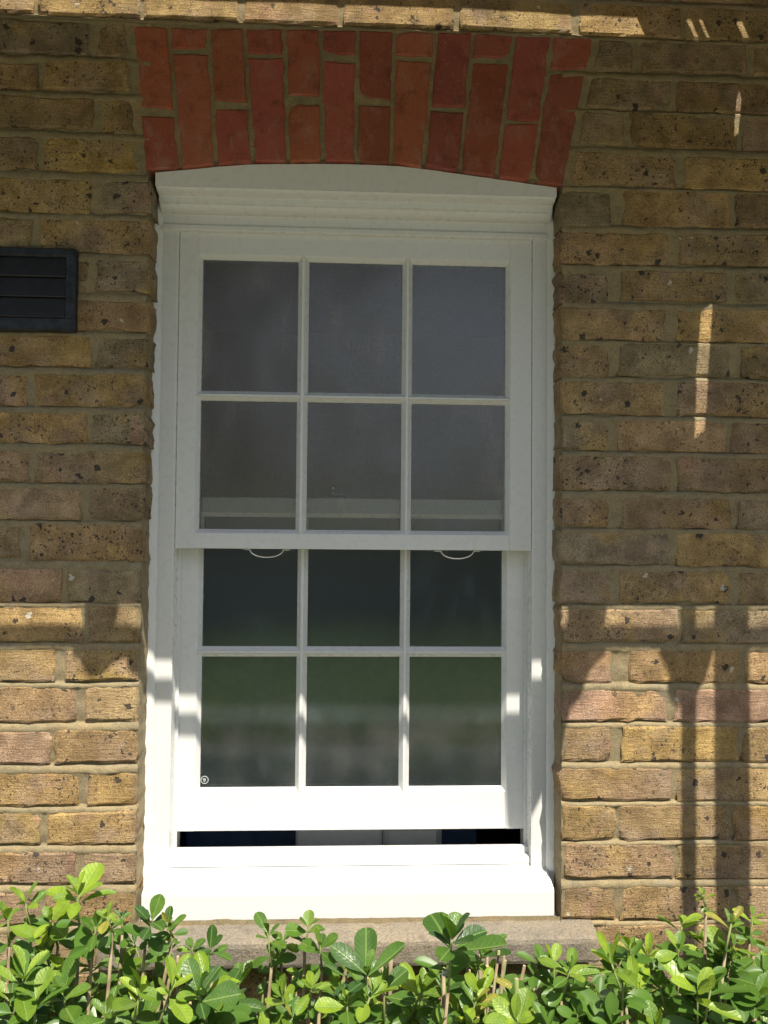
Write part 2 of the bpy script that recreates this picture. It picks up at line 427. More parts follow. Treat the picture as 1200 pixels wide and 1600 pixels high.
# course, x0, x1, z0, z1 in millimetres, kind of brick
BRICKS = [(1,-727,-512,2421,2483,'g'), (1,-495,-442,2419,2485,'b'), (2,-819,-604,2349,2401,'b'), (2,-595,-435,2351,2412,'Y'), (3,-715,-500,2274,2334,'b'), (3,-484,-430,2270,2338,'b'),
(4,-818,-603,2195,2256,'b'), (4,-589,-408,2193,2259,'Y'), (5,-716,-501,2112,2177,'Y'), (5,-482,-387,2113,2175,'g'), (6,-824,-609,2038,2097,'k'), (6,-597,-387,2036,2101,'b'),
(7,-717,-502,1959,2020,'b'), (7,-488,-387,1961,2021,'g'), (8,-823,-608,1884,1941,'b'), (8,-596,-387,1886,1945,'q'), (9,-711,-496,1816,1876,'Y'), (9,-485,-388,1817,1873,'g'),
(10,-826,-611,1741,1800,'p'), (10,-599,-388,1741,1803,'Y'), (11,-714,-499,1671,1728,'Y'), (11,-488,-388,1671,1729,'g'), (12,-823,-608,1597,1656,'p'), (12,-597,-389,1594,1658,'b'),
(13,-724,-509,1526,1583,'k'), (13,-494,-390,1525,1589,'g'), (14,-833,-618,1453,1510,'g'), (14,-602,-392,1448,1515,'b'), (15,-754,-539,1369,1433,'q'), (15,-530,-394,1370,1433,'g'),
(16,-716,-501,1295,1363,'y'), (16,-489,-397,1294,1364,'b'), (17,-765,-550,1220,1283,'q'), (17,-531,-396,1222,1282,'Y'), (18,-722,-507,1144,1212,'q'), (18,-493,-395,1148,1212,'k'),
(19,-769,-554,1068,1130,'p'), (19,-545,-394,1069,1132,'b'), (20,-716,-501,991,1053,'Y'), (20,-485,-395,991,1053,'b'), (21,-786,-571,920,980,'y'), (21,-559,-394,918,980,'y'),
(22,-721,-506,846,905,'q'), (22,-492,-394,846,905,'b'), (23,-785,-570,771,833,'b'), (23,-558,-393,770,833,'y'), (1,483,554,2427,2485,'g'), (1,572,784,2426,2489,'g'),
(1,799,1014,2427,2490,'b'), (2,467,632,2349,2411,'g'), (2,642,857,2348,2412,'r'), (3,446,537,2278,2341,'k'), (3,550,765,2274,2343,'b'), (3,778,993,2275,2341,'p'),
(4,426,644,2195,2260,'b'), (4,657,872,2193,2260,'y'), (5,408,510,2114,2183,'g'), (5,533,750,2117,2189,'y'), (5,759,974,2120,2188,'b'), (6,410,626,2038,2103,'y'),
(6,645,860,2041,2106,'b'), (7,408,503,1959,2022,'g'), (7,528,743,1967,2028,'b'), (7,756,971,1971,2035,'g'), (8,409,618,1887,1951,'y'), (8,639,854,1888,1954,'Y'),
(9,409,506,1813,1879,'b'), (9,525,750,1818,1883,'g'), (9,770,985,1818,1884,'g'), (10,409,617,1741,1806,'y'), (10,640,855,1741,1809,'b'), (11,409,504,1670,1730,'g'),
(11,523,742,1670,1733,'q'), (11,749,964,1669,1729,'b'), (12,408,627,1593,1661,'b'), (12,640,855,1592,1658,'b'), (13,408,506,1520,1576,'b'), (13,529,747,1519,1581,'b'),
(13,762,977,1518,1577,'g'), (14,408,626,1449,1512,'g'), (14,639,854,1446,1511,'y'), (15,409,506,1371,1437,'g'), (15,522,745,1372,1437,'b'), (15,766,981,1371,1434,'b'),
(16,411,641,1298,1363,'q'), (16,649,864,1295,1363,'g'), (17,412,509,1220,1281,'p'), (17,543,762,1219,1283,'y'), (17,772,987,1219,1282,'y'), (18,412,619,1145,1208,'P'),
(18,634,849,1143,1206,'p'), (19,414,506,1068,1136,'b'), (19,530,758,1067,1136,'Y'), (19,767,982,1065,1134,'y'), (20,410,630,992,1056,'q'), (20,639,854,990,1056,'y'),
(21,414,518,918,986,'y'), (21,523,742,917,984,'y'), (21,750,965,914,983,'Y'), (22,415,629,845,910,'b'), (22,637,852,840,909,'y'), (23,415,516,769,832,'b'),
(23,528,740,766,830,'y'), (23,752,967,761,827,'b')] 
PER0 = [-.830, -.613, -.412, -.220, -.027, .202, .436, .657, .880]
for a, b in zip(PER0, PER0[1:]):
    BRICKS.append((0, round(a*1000)+5, round(b*1000)-5, 2498, 2561, 'y'))
for c, zb in ((24, 695), (25, 620), (26, 545), (27, 470)):
    x = -905 + (112 if c % 2 else 0)
    while x < 960:
        a, b = x, x+215
        x += 226
        if c == 24:
            if a < -445 < b: b = -452
            if a < 472 < b: a = 478
            if -446 < a < 470: continue
        if b-a > 40: BRICKS.append((c, a, b, zb, zb+63, random.Random(c*99+a).choice('bbyyqgp')))
TONES = {'Y': (.375, .250, .095, .95), 'y': (.350, .245, .115, .75), 'b': (.285, .205, .120, .8), 'g': (.235, .195, .140, .55), 'k': (.345, .265, .165, .35),
         'p': (.315, .205, .150, .40), 'P': (.375, .215, .170, .25), 'q': (.325, .225, .140, .60), 'r': (.225, .140, .080, .6)}

def brick_mesh(quad, depth, seed, rough=.0013, nu=14, nv=6, edge=.0045, back=.0032, chips=.22):
    """a brick face of four (x, z) corners with worn, slightly crooked arrises; returns verts about its centre"""
    rnd = random.Random(seed)
    cx = sum(p[0] for p in quad)/4; cz = sum(p[1] for p in quad)/4
    w = math.hypot(quad[1][0]-quad[0][0], quad[1][1]-quad[0][1]); h = math.hypot(quad[3][0]-quad[0][0], quad[3][1]-quad[0][1])
    if w < h: nu, nv = 5, max(6, int(nu*h/.215))
    else: nu = max(5, int(nu*w/.215))
    us = [0, min(.3, edge/w)] + [i/(nu-2) for i in range(1, nu-2)] + [1-min(.3, edge/w), 1]
    vs = [0, min(.3, edge/h)] + [i/(nv-2) for i in range(1, nv-2)] + [1-min(.3, edge/h), 1]
    NU, NV = len(us), len(vs)
    so = seed*3.17
    chip = [rnd.random() < chips for _ in range(4)]
    tilt = rnd.uniform(-.0012, .0012); tilt2 = rnd.uniform(-.0015, .0015); y0 = rnd.uniform(-.0012, .0010)
    V = []
    for j, b in enumerate(vs):
        for i, a in enumerate(us):
            x = (quad[0][0]*(1-a)+quad[1][0]*a)*(1-b) + (quad[3][0]*(1-a)+quad[2][0]*a)*b
            z = (quad[0][1]*(1-a)+quad[1][1]*a)*(1-b) + (quad[3][1]*(1-a)+quad[2][1]*a)*b
            rim = i in (0, NU-1) or j in (0, NV-1)
            y = y0 + tilt*(2*a-1) + tilt2*(2*b-1) + .0010*nz(x*26, z*26, so)
            x += rough*1.0*nz(x*30, z*30, so+9); z += rough*1.2*nz(x*17, z*30, so+21)
            if rim:
                y += back*(.8+.8*nz(x*40, z*40, so+5))
                if i in (0, NU-1): x += rough*1.6*nz(z*75, 3, so+1)
                if j in (0, NV-1): z += rough*1.6*nz(x*60, 5, so+2)
            for k, (pa, pb) in enumerate(((0, 0), (1, 0), (1, 1), (0, 1))):
                if chip[k]:
                    d = math.hypot((a-pa)*w, (b-pb)*h)
                    if d < .014:
                        y += (.014-d)*.32
                        x += (cx-x)/abs(cx-x+1e-6)*(.014-d)*.16; z += (cz-z)/abs(cz-z+1e-6)*(.014-d)*.16
            V.append((x-cx, y, z-cz))
    F = [(j*NU+i, j*NU+i+1, (j+1)*NU+i+1, (j+1)*NU+i) for j in range(NV-1) for i in range(NU-1)]
    ring = [i for i in range(NU)] + [j*NU+NU-1 for j in range(1, NV)] + [(NV-1)*NU+i for i in range(NU-2, -1, -1)] + [j*NU for j in range(NV-2, 0, -1)]
    n0 = len(V)
    steps = [depth*.12, depth*.5, depth] if depth > .06 else [depth]
    prev = ring
    for d in steps:
        cur = []
        for q, i in enumerate(ring):
            x, y, z = V[i]
            jit = .0011 if depth > .06 else 0
            cur.append(len(V)); V.append((x+jit*nz(d*60, z*50, so), d, z+jit*nz(d*60, x*50, so)))
        for q in range(len(ring)):
            a, b = q, (q+1) % len(ring)
            F.append((prev[b], prev[a], cur[a], cur[b]))
        prev = cur
    return V, F, (cx, 0, cz)

wall = tag(empty('house_wall'), 'old yellow stock brick wall with a red brick arch round the window', 'brick wall')
for k, (c, x0, x1, z0, z1, t) in enumerate(BRICKS):
    rnd = random.Random(k*7+1)
    j = lambda s=.0012: rnd.uniform(-s, s)
    X0, X1, Z0, Z1 = x0/1000, x1/1000, z0/1000, z1/1000
    if Z1 < .78 or Z0 > 2.45: rgh = .0010
    q = [(X0+j(), Z0+j()), (X1+j(), Z0+j()), (X1+j(), Z1+j()), (X0+j(), Z1+j())]
    # bricks beside the arch are cut to its slope
    if 2.19 < Z0 < 2.48 and (abs(X1+.42) < .035):
        sk = (.429-.402)/.285
        q[1] = (-.4075-(Z0-2.197)*sk-.008, q[1][1]); q[2] = (-.4075-(Z1-2.197)*sk-.008, q[2][1])
    if 2.19 < Z0 < 2.48 and .41 < X0 < .50:
        sk = (.477-.414)/.303
        q[0] = (.414+(Z0-2.191)*sk+.011, q[0][1]); q[3] = (.414+(Z1-2.191)*sk+.011, q[3][1])
    jamb = (.75 < Z0 < 2.2) and (abs(X1-JL) < .012 or abs(X0-JR) < .012)
    V, F, ctr = brick_mesh(q, .108 if jamb else .03, k+3, rough=.0030 if Z0 < 2.49 else .0022)
    o = obj('brick', V, F, M['brick'], wall, ctr)
    r, g, b, a = TONES[t]
    r, g, b = r+(.300-r)*.35, g+(.218-g)*.35, b+(.128-b)*.35
    f = 1.44*rnd.uniform(.86, 1.10)
    o.color = (r*f*rnd.uniform(.96, 1.05), g*f, b*f*rnd.uniform(.86, 1.04), min(1, max(0, a+.1+rnd.uniform(-.4, .3))))

# gauged red arch: twelve radial columns of two bricks each
arch = empty('arch'); arch.parent = wall
tag(arch, 'flat arch of red rubbed bricks over the window')
def lerp(a, b, t): return (a[0]+(b[0]-a[0])*t, a[1]+(b[1]-a[1])*t)
for i in range(12):
    lb, rb, lt, rtp = INTR[i], INTR[i+1], EXTR[i], EXTR[i+1]
    def at(side, z, off):
        b, t_ = (lb, lt) if side == 0 else (rb, rtp)
        t = (z-b[1])/(t_[1]-b[1])
        p = lerp(b, t_, t)
        return (p[0]+off, z)
    g = .0038
    zb0, zb1 = lb[1], rb[1]
    hi, lo = SPLIT[i]
    for part in (0, 1):
        rnd = random.Random(i*5+part)
        if part == 0: q = [at(0, zb0, g), at(1, zb1, -g), at(1, lo+rnd.uniform(-.002, .002), -g), at(0, lo+rnd.uniform(-.002, .002), g)]
        else: q = [at(0, hi, g), at(1, hi+rnd.uniform(-.002, .002), -g), at(1, rtp[1]-.003, -g), at(0, lt[1]-.003, g)]
        V, F, ctr = brick_mesh(q, .105 if part == 0 else .04, 500+i*2+part, rough=.0020, back=.0026, edge=.0035, chips=.12)
        o = obj('brick', V, F, M['red'], arch, ctr)
        f = 1.34*rnd.uniform(.72, 1.18)
        o.color = (.270*f, rnd.uniform(.062, .086)*f, rnd.uniform(.034, .052)*f, 1)

# the rest of the brickwork beyond the picture, one joined part
mb = MB()
rows = {}
for c, x0, x1, z0, z1, t in BRICKS:
    for s in (0, 1):
        if (s == 0) == (x0+x1 < 20) or c == 0 or c > 23:
            rows.setdefault((c, s), []).append((x0/1000, x1/1000, z0/1000, z1/1000))
mean = lambda a: sum(a)/len(a)
for (c, s), L in sorted(rows.items()):
    z0 = mean([q[2] for q in L]); z1 = mean([q[3] for q in L])
    x = min(q[0] for q in L)-.011 if s == 0 else max(q[1] for q in L)+.011
    while abs(x) < 2.3:
        if s == 0: a, b = x-.215, x; x -= .226
        else: a, b = x, x+.215; x += .226
        V, F, ctr = brick_mesh([(a, z0), (b, z0), (b, z1), (a, z1)], .03, int(c*77+s*9+abs(x)*100), nu=6, nv=4)
        mb.add([(p[0]+ctr[0], p[1], p[2]+ctr[2]) for p in V], F)
for c, zb in [(-i, 2.498+.075*i) for i in range(1, 7)] + [(28+i, .395-.075*i) for i in range(5)]:
    x = -2.4 + (.113 if c % 2 else 0)
    while x < 2.3:
        V, F, ctr = brick_mesh([(x, zb), (x+.215, zb), (x+.215, zb+.063), (x, zb+.063)], .03, int(abs(c)*77+abs(x)*100), nu=6, nv=4)
        mb.add([(p[0]+ctr[0], p[1], p[2]+ctr[2]) for p in V], F)
        x += .226
o = mb.build('brickwork', M['brick'], wall)
o.color = (.46, .335, .175, .7)
tag(o, kind='stuff')

# mortar: weathered joints, set back under the brick above and flush on the brick below
def mortar_sheet(name, x0, x1, zrows, step, bottom=None):
    nx = max(1, int((x1-x0)/step))
    V = []; F = []
    for j, (z, y) in enumerate(zrows):
        for i in range(nx+1):
            x = x0+(x1-x0)*i/nx
            zz = z
            if bottom: zz = max(z, bottom(x)+.0015)
            V.append((x, y + .0021*nz(x*38, zz*50, 2.2) + .0018*nz(x*110, zz*120, 7.7), zz + .0026*nz(x*24, zz*9, 4.4)))
    n = nx+1
    for j in range(len(zrows)-1):
        for i in range(nx): F.append((j*n+i, j*n+i+1, (j+1)*n+i+1, (j+1)*n+i))
    return V, F
def zrows(side, zmin, zmax):
    cs = []
    for (c, s), L in rows.items():
        if s == side: cs.append((mean([q[2] for q in L]), mean([q[3] for q in L])))
    for i in range(1, 7): cs.append((2.498+.075*i, 2.561+.075*i))
    for i in range(5): cs.append((.395-.075*i, .458-.075*i))
    cs.sort()
    out = []
    for (a0, a1), (b0, b1) in zip(cs, cs[1:]):
        # a below, b above: joint from a1 up to b0
        out += [(a0+.012, .0030), ((a0+a1)/2, .0024), (a1-.007, .0026), (a1-.003, .0012), (a1+.0005, -.0006), (a1+(b0-a1)*.4, .0008), (a1+(b0-a1)*.72, .0026), (b0-.0014, .0074), (b0+.002, .0070)]
    out = sorted((z, y) for z, y in out)
    return [q for q in out if zmin <= q[0] <= zmax]
mm = MB()
L_ = zrows(0, .0, 2.489); R_ = zrows(1, .0, 2.489)
mm.add(*mortar_sheet('m', -2.4, -.95, L_, .05)); mm.add(*mortar_sheet('m', -.95, JL-.0002, L_, .0055))
mm.add(*mortar_sheet('m', JR+.0002, 1.05, R_, .0055)); mm.add(*mortar_sheet('m', 1.05, 2.4, R_, .05))
T_ = zrows(0, 2.4895, 2.95)
mm.add(*mortar_sheet('m', -2.4, 2.4, [(2.486, .004)]+T_, .009))
B_ = zrows(0, .0, .71)
mm.add(*mortar_sheet('m', JL-.003, JR+.003, B_+[(.775, .004)], .01))
mm.add(*mortar_sheet('m', -.46, .50, [(2.19+.008*i, .0035) for i in range(38)], .006, bottom=lambda x: intrados(x) if JL-.003 < x < JR+.003 else 0))
# soffit of the arch: joints seen from below
V = []; F = []
for i in range(81):
    x = -.40+.812*i/80
    for y in (.004, .05, .104): V.append((x, y, intrados(x)+.0022+.0008*nz(x*60, y*60, 3)))
for i in range(80):
    for k in (0, 1): F.append((i*3+k, i*3+k+1, i*3+k+4, i*3+k+3))
mm.add(V, F)
# jamb joints running back to the window frame
for X, s in ((JL-.0005, 1), (JR+.0005, -1)):
    V = []; F = []; nyy = 6; nzz = 220
    for j in range(nzz+1):
        z = .74+(2.21-.74)*j/nzz
        for i in range(nyy+1):
            y = .0008+.119*i/nyy
            V.append((X+s*.0035*nz(y*40, z*60, 8.8*s), y, z))
    for j in range(nzz):
        for i in range(nyy):
            a = j*(nyy+1)+i
            F.append((a, a+1, a+nyy+2, a+nyy+1))
    mm.add(V, F)
mm.build('mortar', M['mortar'], wall, smooth=True)
# solid wall behind the facing bricks
bk = MB()
bk.box(-2.4, JL-.012, .034, .30, 0, 2.95); bk.box(JR+.012, 2.4, .034, .30, 0, 2.95)
bk.box(JL-.012, JR+.012, .112, .30, 2.19, 2.95); bk.box(JL-.012, JR+.012, .112, .30, 0, .735)
bk.build('inner_leaf', M['plaster'], wall)

# ------------------------------------------------------------------ unseen eaves and canopy, invented and shaped to shade the wall
ev = tag(empty('shade_eaves', (0, 0, 2.8)), 'unseen timber eaves added to shade the top of the brick wall', 'eaves')
# the front lower edge throws its shadow to z 2.535
pe = .165
ze = 2.535+KEL*pe
MB().box(-3, 3, -pe+.0225, .3, ze+.01, ze+.03).build('soffit', M['timber'], ev)
MB().box(-3, 3, -pe, -pe+.022, ze, ze+.16).build('fascia', M['timber'], ev)
MB().prism_x([(-pe-.06, ze+.17), (-pe-.06, ze+.19), (2.6, ze+1.6), (2.6, ze+1.58)], -3, 3).build('roof_slope', M['timber'], ev)

def shadow_to(xw, zw, p):
    """the point at distance p from the wall whose shadow falls on (xw, zw)"""
    return Vector((xw+TAZ*p, -p, zw+KEL*p))
cn = tag(empty('shade_canopy', (0.6, -.55, 0)), 'unseen timber canopy on posts added to cast the shade on the brick wall', 'canopy')
pa, pb = .10, .545
za, zb = 2.500+KEL*pa-.012, 1.365+KEL*pb         # back and front edge heights
slope = (zb-za)/(pb-pa)
zc = lambda p: za+slope*(p-pa)
def wall_to_canopy(xw, zw):
    # intersection of the sun ray through (xw, zw) with the canopy plane
    p = (zw-za+slope*pa)/(slope-KEL)
    return xw+TAZ*p, p
slits = [[(.690, 1.955), (.712, 1.955), (.704, 1.83), (.694, 1.685), (.675, 1.685), (.680, 1.83)],
         [(.764, 2.385), (.775, 2.385), (.768, 2.30), (.757, 2.292)]]
nb = 24
bx0, bx1 = -1.35, 1.75
edges = [bx0+(bx1-bx0)*i/nb for i in range(nb+1)]
# board joints are cut open to throw the two streaks of sun
def slit_edges(sl):
    pts = [wall_to_canopy(*q) for q in sl]
    return pts
S = [slit_edges(s) for s in slits]
cuts = {}
for sp in S:
    xm = mean([q[0] for q in sp])
    i = min(range(1, nb), key=lambda k: abs(edges[k]-xm))
    if i not in cuts: edges[i] = xm
    cuts.setdefault(i, []).append(sp)
for i in range(nb):
    a, b = edges[i], edges[i+1]
    off = 0.0
    n = 60
    top = []; V = []; F = []
    for k in range(n+1):
        p = pa+(pb-pa)*k/n
        l, r = a, b
        for e, side in ((i, 0), (i+1, 1)):
            for sp in cuts.get(e, ()):
                ps = [q[1] for q in sp]
                if min(ps) <= p <= max(ps):
                    # left and right outline of the slit at this distance
                    xs = []
                    for (x1_, p1), (x2_, p2) in zip(sp, sp[1:]+sp[:1]):
                        if (p1-p)*(p2-p) <= 0 and abs(p1-p2) > 1e-6: xs.append(x1_+(x2_-x1_)*(p-p1)/(p2-p1))
                    if xs:
                        if side == 0: l = max(xs)
                        else: r = min(xs)
        z = zc(p)+off
        V += [(l, -p, z), (r, -p, z), (l, -p, z+.012), (r, -p, z+.012)]
    for k in range(n):
        o_ = k*4; q_ = o_+4
        F += [(o_, o_+1, q_+1, q_), (o_+2, q_+2, q_+3, o_+3), (o_, q_, q_+2, o_+2), (o_+1, o_+3, q_+3, q_+1)]
    F += [(0, 2, 3, 1), (n*4, n*4+1, n*4+3, n*4+2)]
    obj('board', V, F, M['timber'], cn)
# flashing added to shut off the sun under the eaves at the right
fl = MB(); x_ = .583+TAZ*.10
for a, b in ((x_, .681+TAZ*.1), (.692+TAZ*.1, .706+TAZ*.1), (.715+TAZ*.1, .782+TAZ*.1), (.797+TAZ*.1, 1.7)):
    fl.add([(a, -.095, za-.005), (b, -.095, za-.005), (b, -.165, ze), (a, -.165, ze), (a, -.095, za+.001), (b, -.095, za+.001), (b, -.165, ze+.004), (a, -.165, ze+.004)],
           [(0, 3, 2, 1), (4, 5, 6, 7), (0, 1, 5, 4), (1, 2, 6, 5), (2, 3, 7, 6), (3, 0, 4, 7)])
fl.build('sun_blocker', M['timber'], cn)
# front rail just beyond the boards
pr = .60
zr1 = 1.3325+KEL*(pr-.012); zr0 = 1.2800+KEL*(pr+.012)
MB().box(-1.4, 1.8, -pr-.012, -pr+.012, zr0, zr1, .002).build('front_rail', M['timber'], cn)
def bracket(xw0, xw1, zlow):
    a = xw0+TAZ*.57; b = xw1+TAZ*.57
    MB().box(a, b, -.59, -.54, zlow+KEL*.57, 1.40+KEL*.57, .004).build('bracket', M['timber'], cn)
bracket(-.492, -.442, 1.312); bracket(.428, .492, 1.312)
def post(xw0, xw1, p, ztop):
    a = xw0+TAZ*p; b = xw1+TAZ*p
    d = max(.02, (b-a)*.5)
    MB().box(a, b, -p-d/2, -p+d/2, .0, ztop, .003).build('post', M['timber'], cn)
post(.648, .674, .585, 1.38+KEL*.585)
post(.716, .778, .585, 1.38+KEL*.585)
# added plates, cut to the outlines of the shadows below the rail
def plate(pts, p, t=.012):
    q = [shadow_to(x, z, p) for x, z in pts]
    n = len(q)
    V = [tuple(v) for v in q] + [(v.x, v.y-t, v.z) for v in q]
    F = [(i, (i+1) % n, n+(i+1) % n, n+i) for i in range(n)] + [tuple(range(n-1, -1, -1)), tuple(range(n, 2*n))]
    obj('shadow_plate', V, F, M['timber'], cn)
plate([(.360, 1.292), (.500, 1.292), (.470, 1.262), (.452, 1.212), (.430, 1.185), (.418, 1.120), (.395, 1.075), (.370, 1.12)], .60)
plate([(.606, 1.292), (.712, 1.292), (.700, 1.250), (.680, 1.215), (.662, 1.19), (.640, 1.196), (.622, 1.225), (.630, 1.25)], .60)
plate([(-.515, 1.29), (-.405, 1.29), (-.440, 1.272), (-.462, 1.248), (-.480, 1.243), (-.492, 1.262), (-.50, 1.28)], .60)
plate([(-.415, 1.29), (-.372, 1.29), (-.385, 1.262), (-.402, 1.25), (-.412, 1.27)], .60)

# ------------------------------------------------------------------ sash window
win = tag(empty('sash_window', (0, .07, .78)), 'white painted twelve pane sliding sash window with obscured glass', 'window')
P = M['paint']
# box linings
for x0, x1 in ((-.396, -.3485), (.3705, .416)):
    MB().box(x0, x1, .0658, .16, .81, 2.20, .0018).build('lining', P, win)
# pulley stiles and parting beads behind the linings
for s, xi in ((-1, -.3485), (1, .3705)):
    a, b = (xi-.03, xi+.0015) if s < 0 else (xi-.0015, xi+.03)
    MB().box(a, b, .0665, .165, .83, 2.15).build('pulley_stile', P, win)
    a, b = (xi+.0005, xi+.0075) if s < 0 else (xi-.0075, xi-.0005)
    MB().box(a, b, .1035, .110, .858, 2.14, .0008).build('parting_bead', P, win)
# head: arched fascia board over a stepped moulding
poly = []
for i in range(41):
    x = -.3815+(.4025+.3815)*i/40
    poly.append((x, intrados(x)-.0022+.0008*nz(x*40, 1, 1)))
poly = poly + [(.4025, 2.172), (-.3815, 2.172)]
fb = MB()
V = [(x, .008, z) for x, z in poly] + [(x, .11, z) for x, z in poly]
F = [tuple(range(len(poly)-1, -1, -1))] + [(i, (i+1) % len(poly), len(poly)+(i+1) % len(poly), len(poly)+i) for i in range(len(poly))]
fb.add(V, F)
fb.build('fascia', P, win)
prof = [(.11, 2.1715), (.0085, 2.1715), (.0095, 2.1695), (.0140, 2.1672), (.0200, 2.1655), (.0270, 2.1642), (.0325, 2.1632), (.0335, 2.1620), (.0340, 2.1530), (.0350, 2.1522), (.0415, 2.1518), (.0420, 2.1500),
        (.0435, 2.1465), (.0475, 2.1430), (.0540, 2.1405), (.0640, 2.1398), (.0650, 2.1385), (.0650, 2.1190), (.0640, 2.1182), (.0595, 2.1178), (.0588, 2.1168), (.0588, 2.1085), (.0595, 2.1074), (.075, 2.1070), (.11, 2.1070)]
MB().prism_x(prof, -.3800, .4010).build('head_moulding', P, win)
# sill
prof = [(.17, .842), (.112, .868), (.10, .8715), (.0945, .8710), (.0915, .8705), (.0910, .8600), (.0935, .8592), (.0770, .8570), (.0745, .8560), (.0740, .8440), (.0775, .8425), (.066, .839), (.0145, .8225), (.0115, .8205), (.010, .8165), (.010, .772), (.013, .769), (.17, .769)]
sl = MB().prism_x(prof, -.384, .4005)
sl.build('sill', P, win)

# painted sealant with a wavy edge where the linings meet the brick
for s, X in ((-1, JL), (1, JR)):
    V = []; F = []
    N = 260
    for i in range(N+1):
        z = .80+(2.19-.80)*i/N
        w = .0035*nz(z*17, 2.2*s, 0)+.0026*nz(z*48, 7*s, 1)
        xo = X+s*(.0015) - s*max(0, w)
        xm_ = X-s*(.0085+.6*w+.002*nz(z*25, 5, s))
        xi = X-s*(.0135+.0018*nz(z*30, 9, s))
        V += [(xo, .0535+.003*nz(z*40, 3, s), z), (xm_, .0575, z), (xi, .0648, z)]
    for i in range(N):
        a = i*3
        for k in (0, 1): F.append((a+k, a+k+1, a+k+4, a+k+3))
    obj('sealant', V, F, P, win, smooth=True)

def bevel(name, x0, x1, z0, z1, yf, yg, e, parent):
    """mitred putty bevel from the glass edge out to the face"""
    X0, X1, Z0, Z1 = x0-e, x1+e, z0-e, z1+e
    V = []
    for k, (x, z) in enumerate(((x0, z0), (x1, z0), (x1, z1), (x0, z1))): V.append((x, yg, z))
    for x, z in ((X0, Z0), (X1, Z0), (X1, Z1), (X0, Z1)): V.append((x, yf, z))
    F = [(4, 5, 1, 0), (5, 6, 2, 1), (6, 7, 3, 2), (7, 4, 0, 3)]
    for x, z in ((x0, z0), (x1, z0), (x1, z1), (x0, z1)): V.append((x, yg+.006, z))
    F += [(0, 1, 9, 8), (1, 2, 10, 9), (2, 3, 11, 10), (3, 0, 8, 11)]
    return obj(name, V, F, P, parent)

def make_sash(name, label, xo0, xo1, zo0, zo1, cols, rws, yf, th, glass, e=.0075):
    s = empty(name, (0, yf, zo0)); s.parent = win
    s.matrix_parent_inverse = Matrix.Translation(win.location).inverted()
    s['label'] = label
    yb = yf+th; yg = yf+.013
    zt, zb_ = rws[0][1], rws[-1][0]
    xl, xr = cols[0][0], cols[-1][1]
    MB().box(xo0, xl-e, yf, yb, zo0, zo1, .0012).build('stile', P, s)
    MB().box(xr+e, xo1, yf, yb, zo0, zo1, .0012).build('stile', P, s)
    MB().box(xl-e, xr+e, yf+.0006, yb-.0006, zt+e, zo1-.0005, .0008).build('top_rail', P, s)
    MB().box(xl-e, xr+e, yf+.0006, yb-.0006, zo0+.0004, zb_-e, .0008).build('bottom_rail', P, s)
    # inner rebates close the sash behind the glass
    for a, b in ((xl-e, xl+.0005), (xr-.0005, xr+e)): MB().box(a, b, yg+.005, yb-.001, zb_-e, zt+e).build('rebate', P, s)
    for a, b in ((zt-.0005, zt+e), (zb_-e, zb_+.0005)): MB().box(xl, xr, yg+.0055, yb-.0015, a, b).build('rebate', P, s)
    for (a, b), (c, d) in zip(cols, cols[1:]):
        MB().box(b+e-.0004, c-e+.0004, yf+.0012, yb-.002, zb_-e, zt+e, .0012).build('glazing_bar', P, s)
        MB().box(b, c, yg+.0052, yb-.003, zb_-e+.001, zt+e-.001, .002).build('glazing_bar', P, s)
    for (a, b), (c, d) in zip(rws, rws[1:]):
        for x0, x1 in cols:
            MB().box(x0-e, x1+e, yf+.0016, yb-.0025, d+e-.0004, a-e+.0004, .0012).build('glazing_bar', P, s)
            MB().box(x0-.0, x1+.0, yg+.0056, yb-.0035, d, a, .002).build('glazing_bar', P, s)
    for z0, z1 in rws:
        for x0, x1 in cols:
            bevel('putty_bevel', x0, x1, z0, z1, yf+.0014, yg, e, s)
            MB().box(x0-.002, x1+.002, yg+.0004, yg+.0044, z0-.002, z1+.002).build('pane', glass, s)
    return s

us = make_sash('upper_sash', 'upper sash with six panes of obscured glass', -.3466, .3686, 1.471, 2.112,
               [(-.302, -.109), (-.0875, .1035), (.124, .3165)], [(1.789, 2.056), (1.510, 1.769)], .0705, .032, M['glass_up'])
ls = make_sash('lower_sash', 'lower sash slid up a little above the sill', -.3466, .3686, .8995, 1.576,
               [(-.2995, -.1065), (-.085, .106), (.127, .319)], [(1.270, 1.536), (.9835, 1.249)], .1105, .033, M['glass_lo'])
# wire handles under the meeting rail
for xc in (-.166, .219):
    pts = []
    for i in range(17):
        a = math.pi*i/16
        pts.append((xc-.033*math.cos(a), .079, 1.4695-.0155*math.sin(a)))
    h = MB().tube([(xc-.047, .079, 1.4690), (xc-.036, .079, 1.4695)]+pts+[(xc+.036, .079, 1.4695), (xc+.047, .079, 1.4690)], .0013, 6)
    h.build('sash_handle', M['steel'], us, smooth=True)
# fastener on top of the lower sash, seen through the upper glass
fs = MB().box(-.048, .006, .118, .136, 1.5765, 1.581, .001)
fs.tube([(-.035, .127, 1.581), (-.035, .127, 1.592)], .003, 8)
bl = []
for i in range(9):
    a = math.pi*i/8
    bl.append((-.035, .127, 1.597-.006*math.cos(a)))
fs.tube(bl, [max(.0006, .006*math.sin(math.pi*i/8)) for i in range(9)], 10)
fs.tube([(-.035, .127, 1.583), (-.005, .127, 1.586)], .003, 8)
fs.build('sash_fastener', M['steel'], ls, smooth=True)
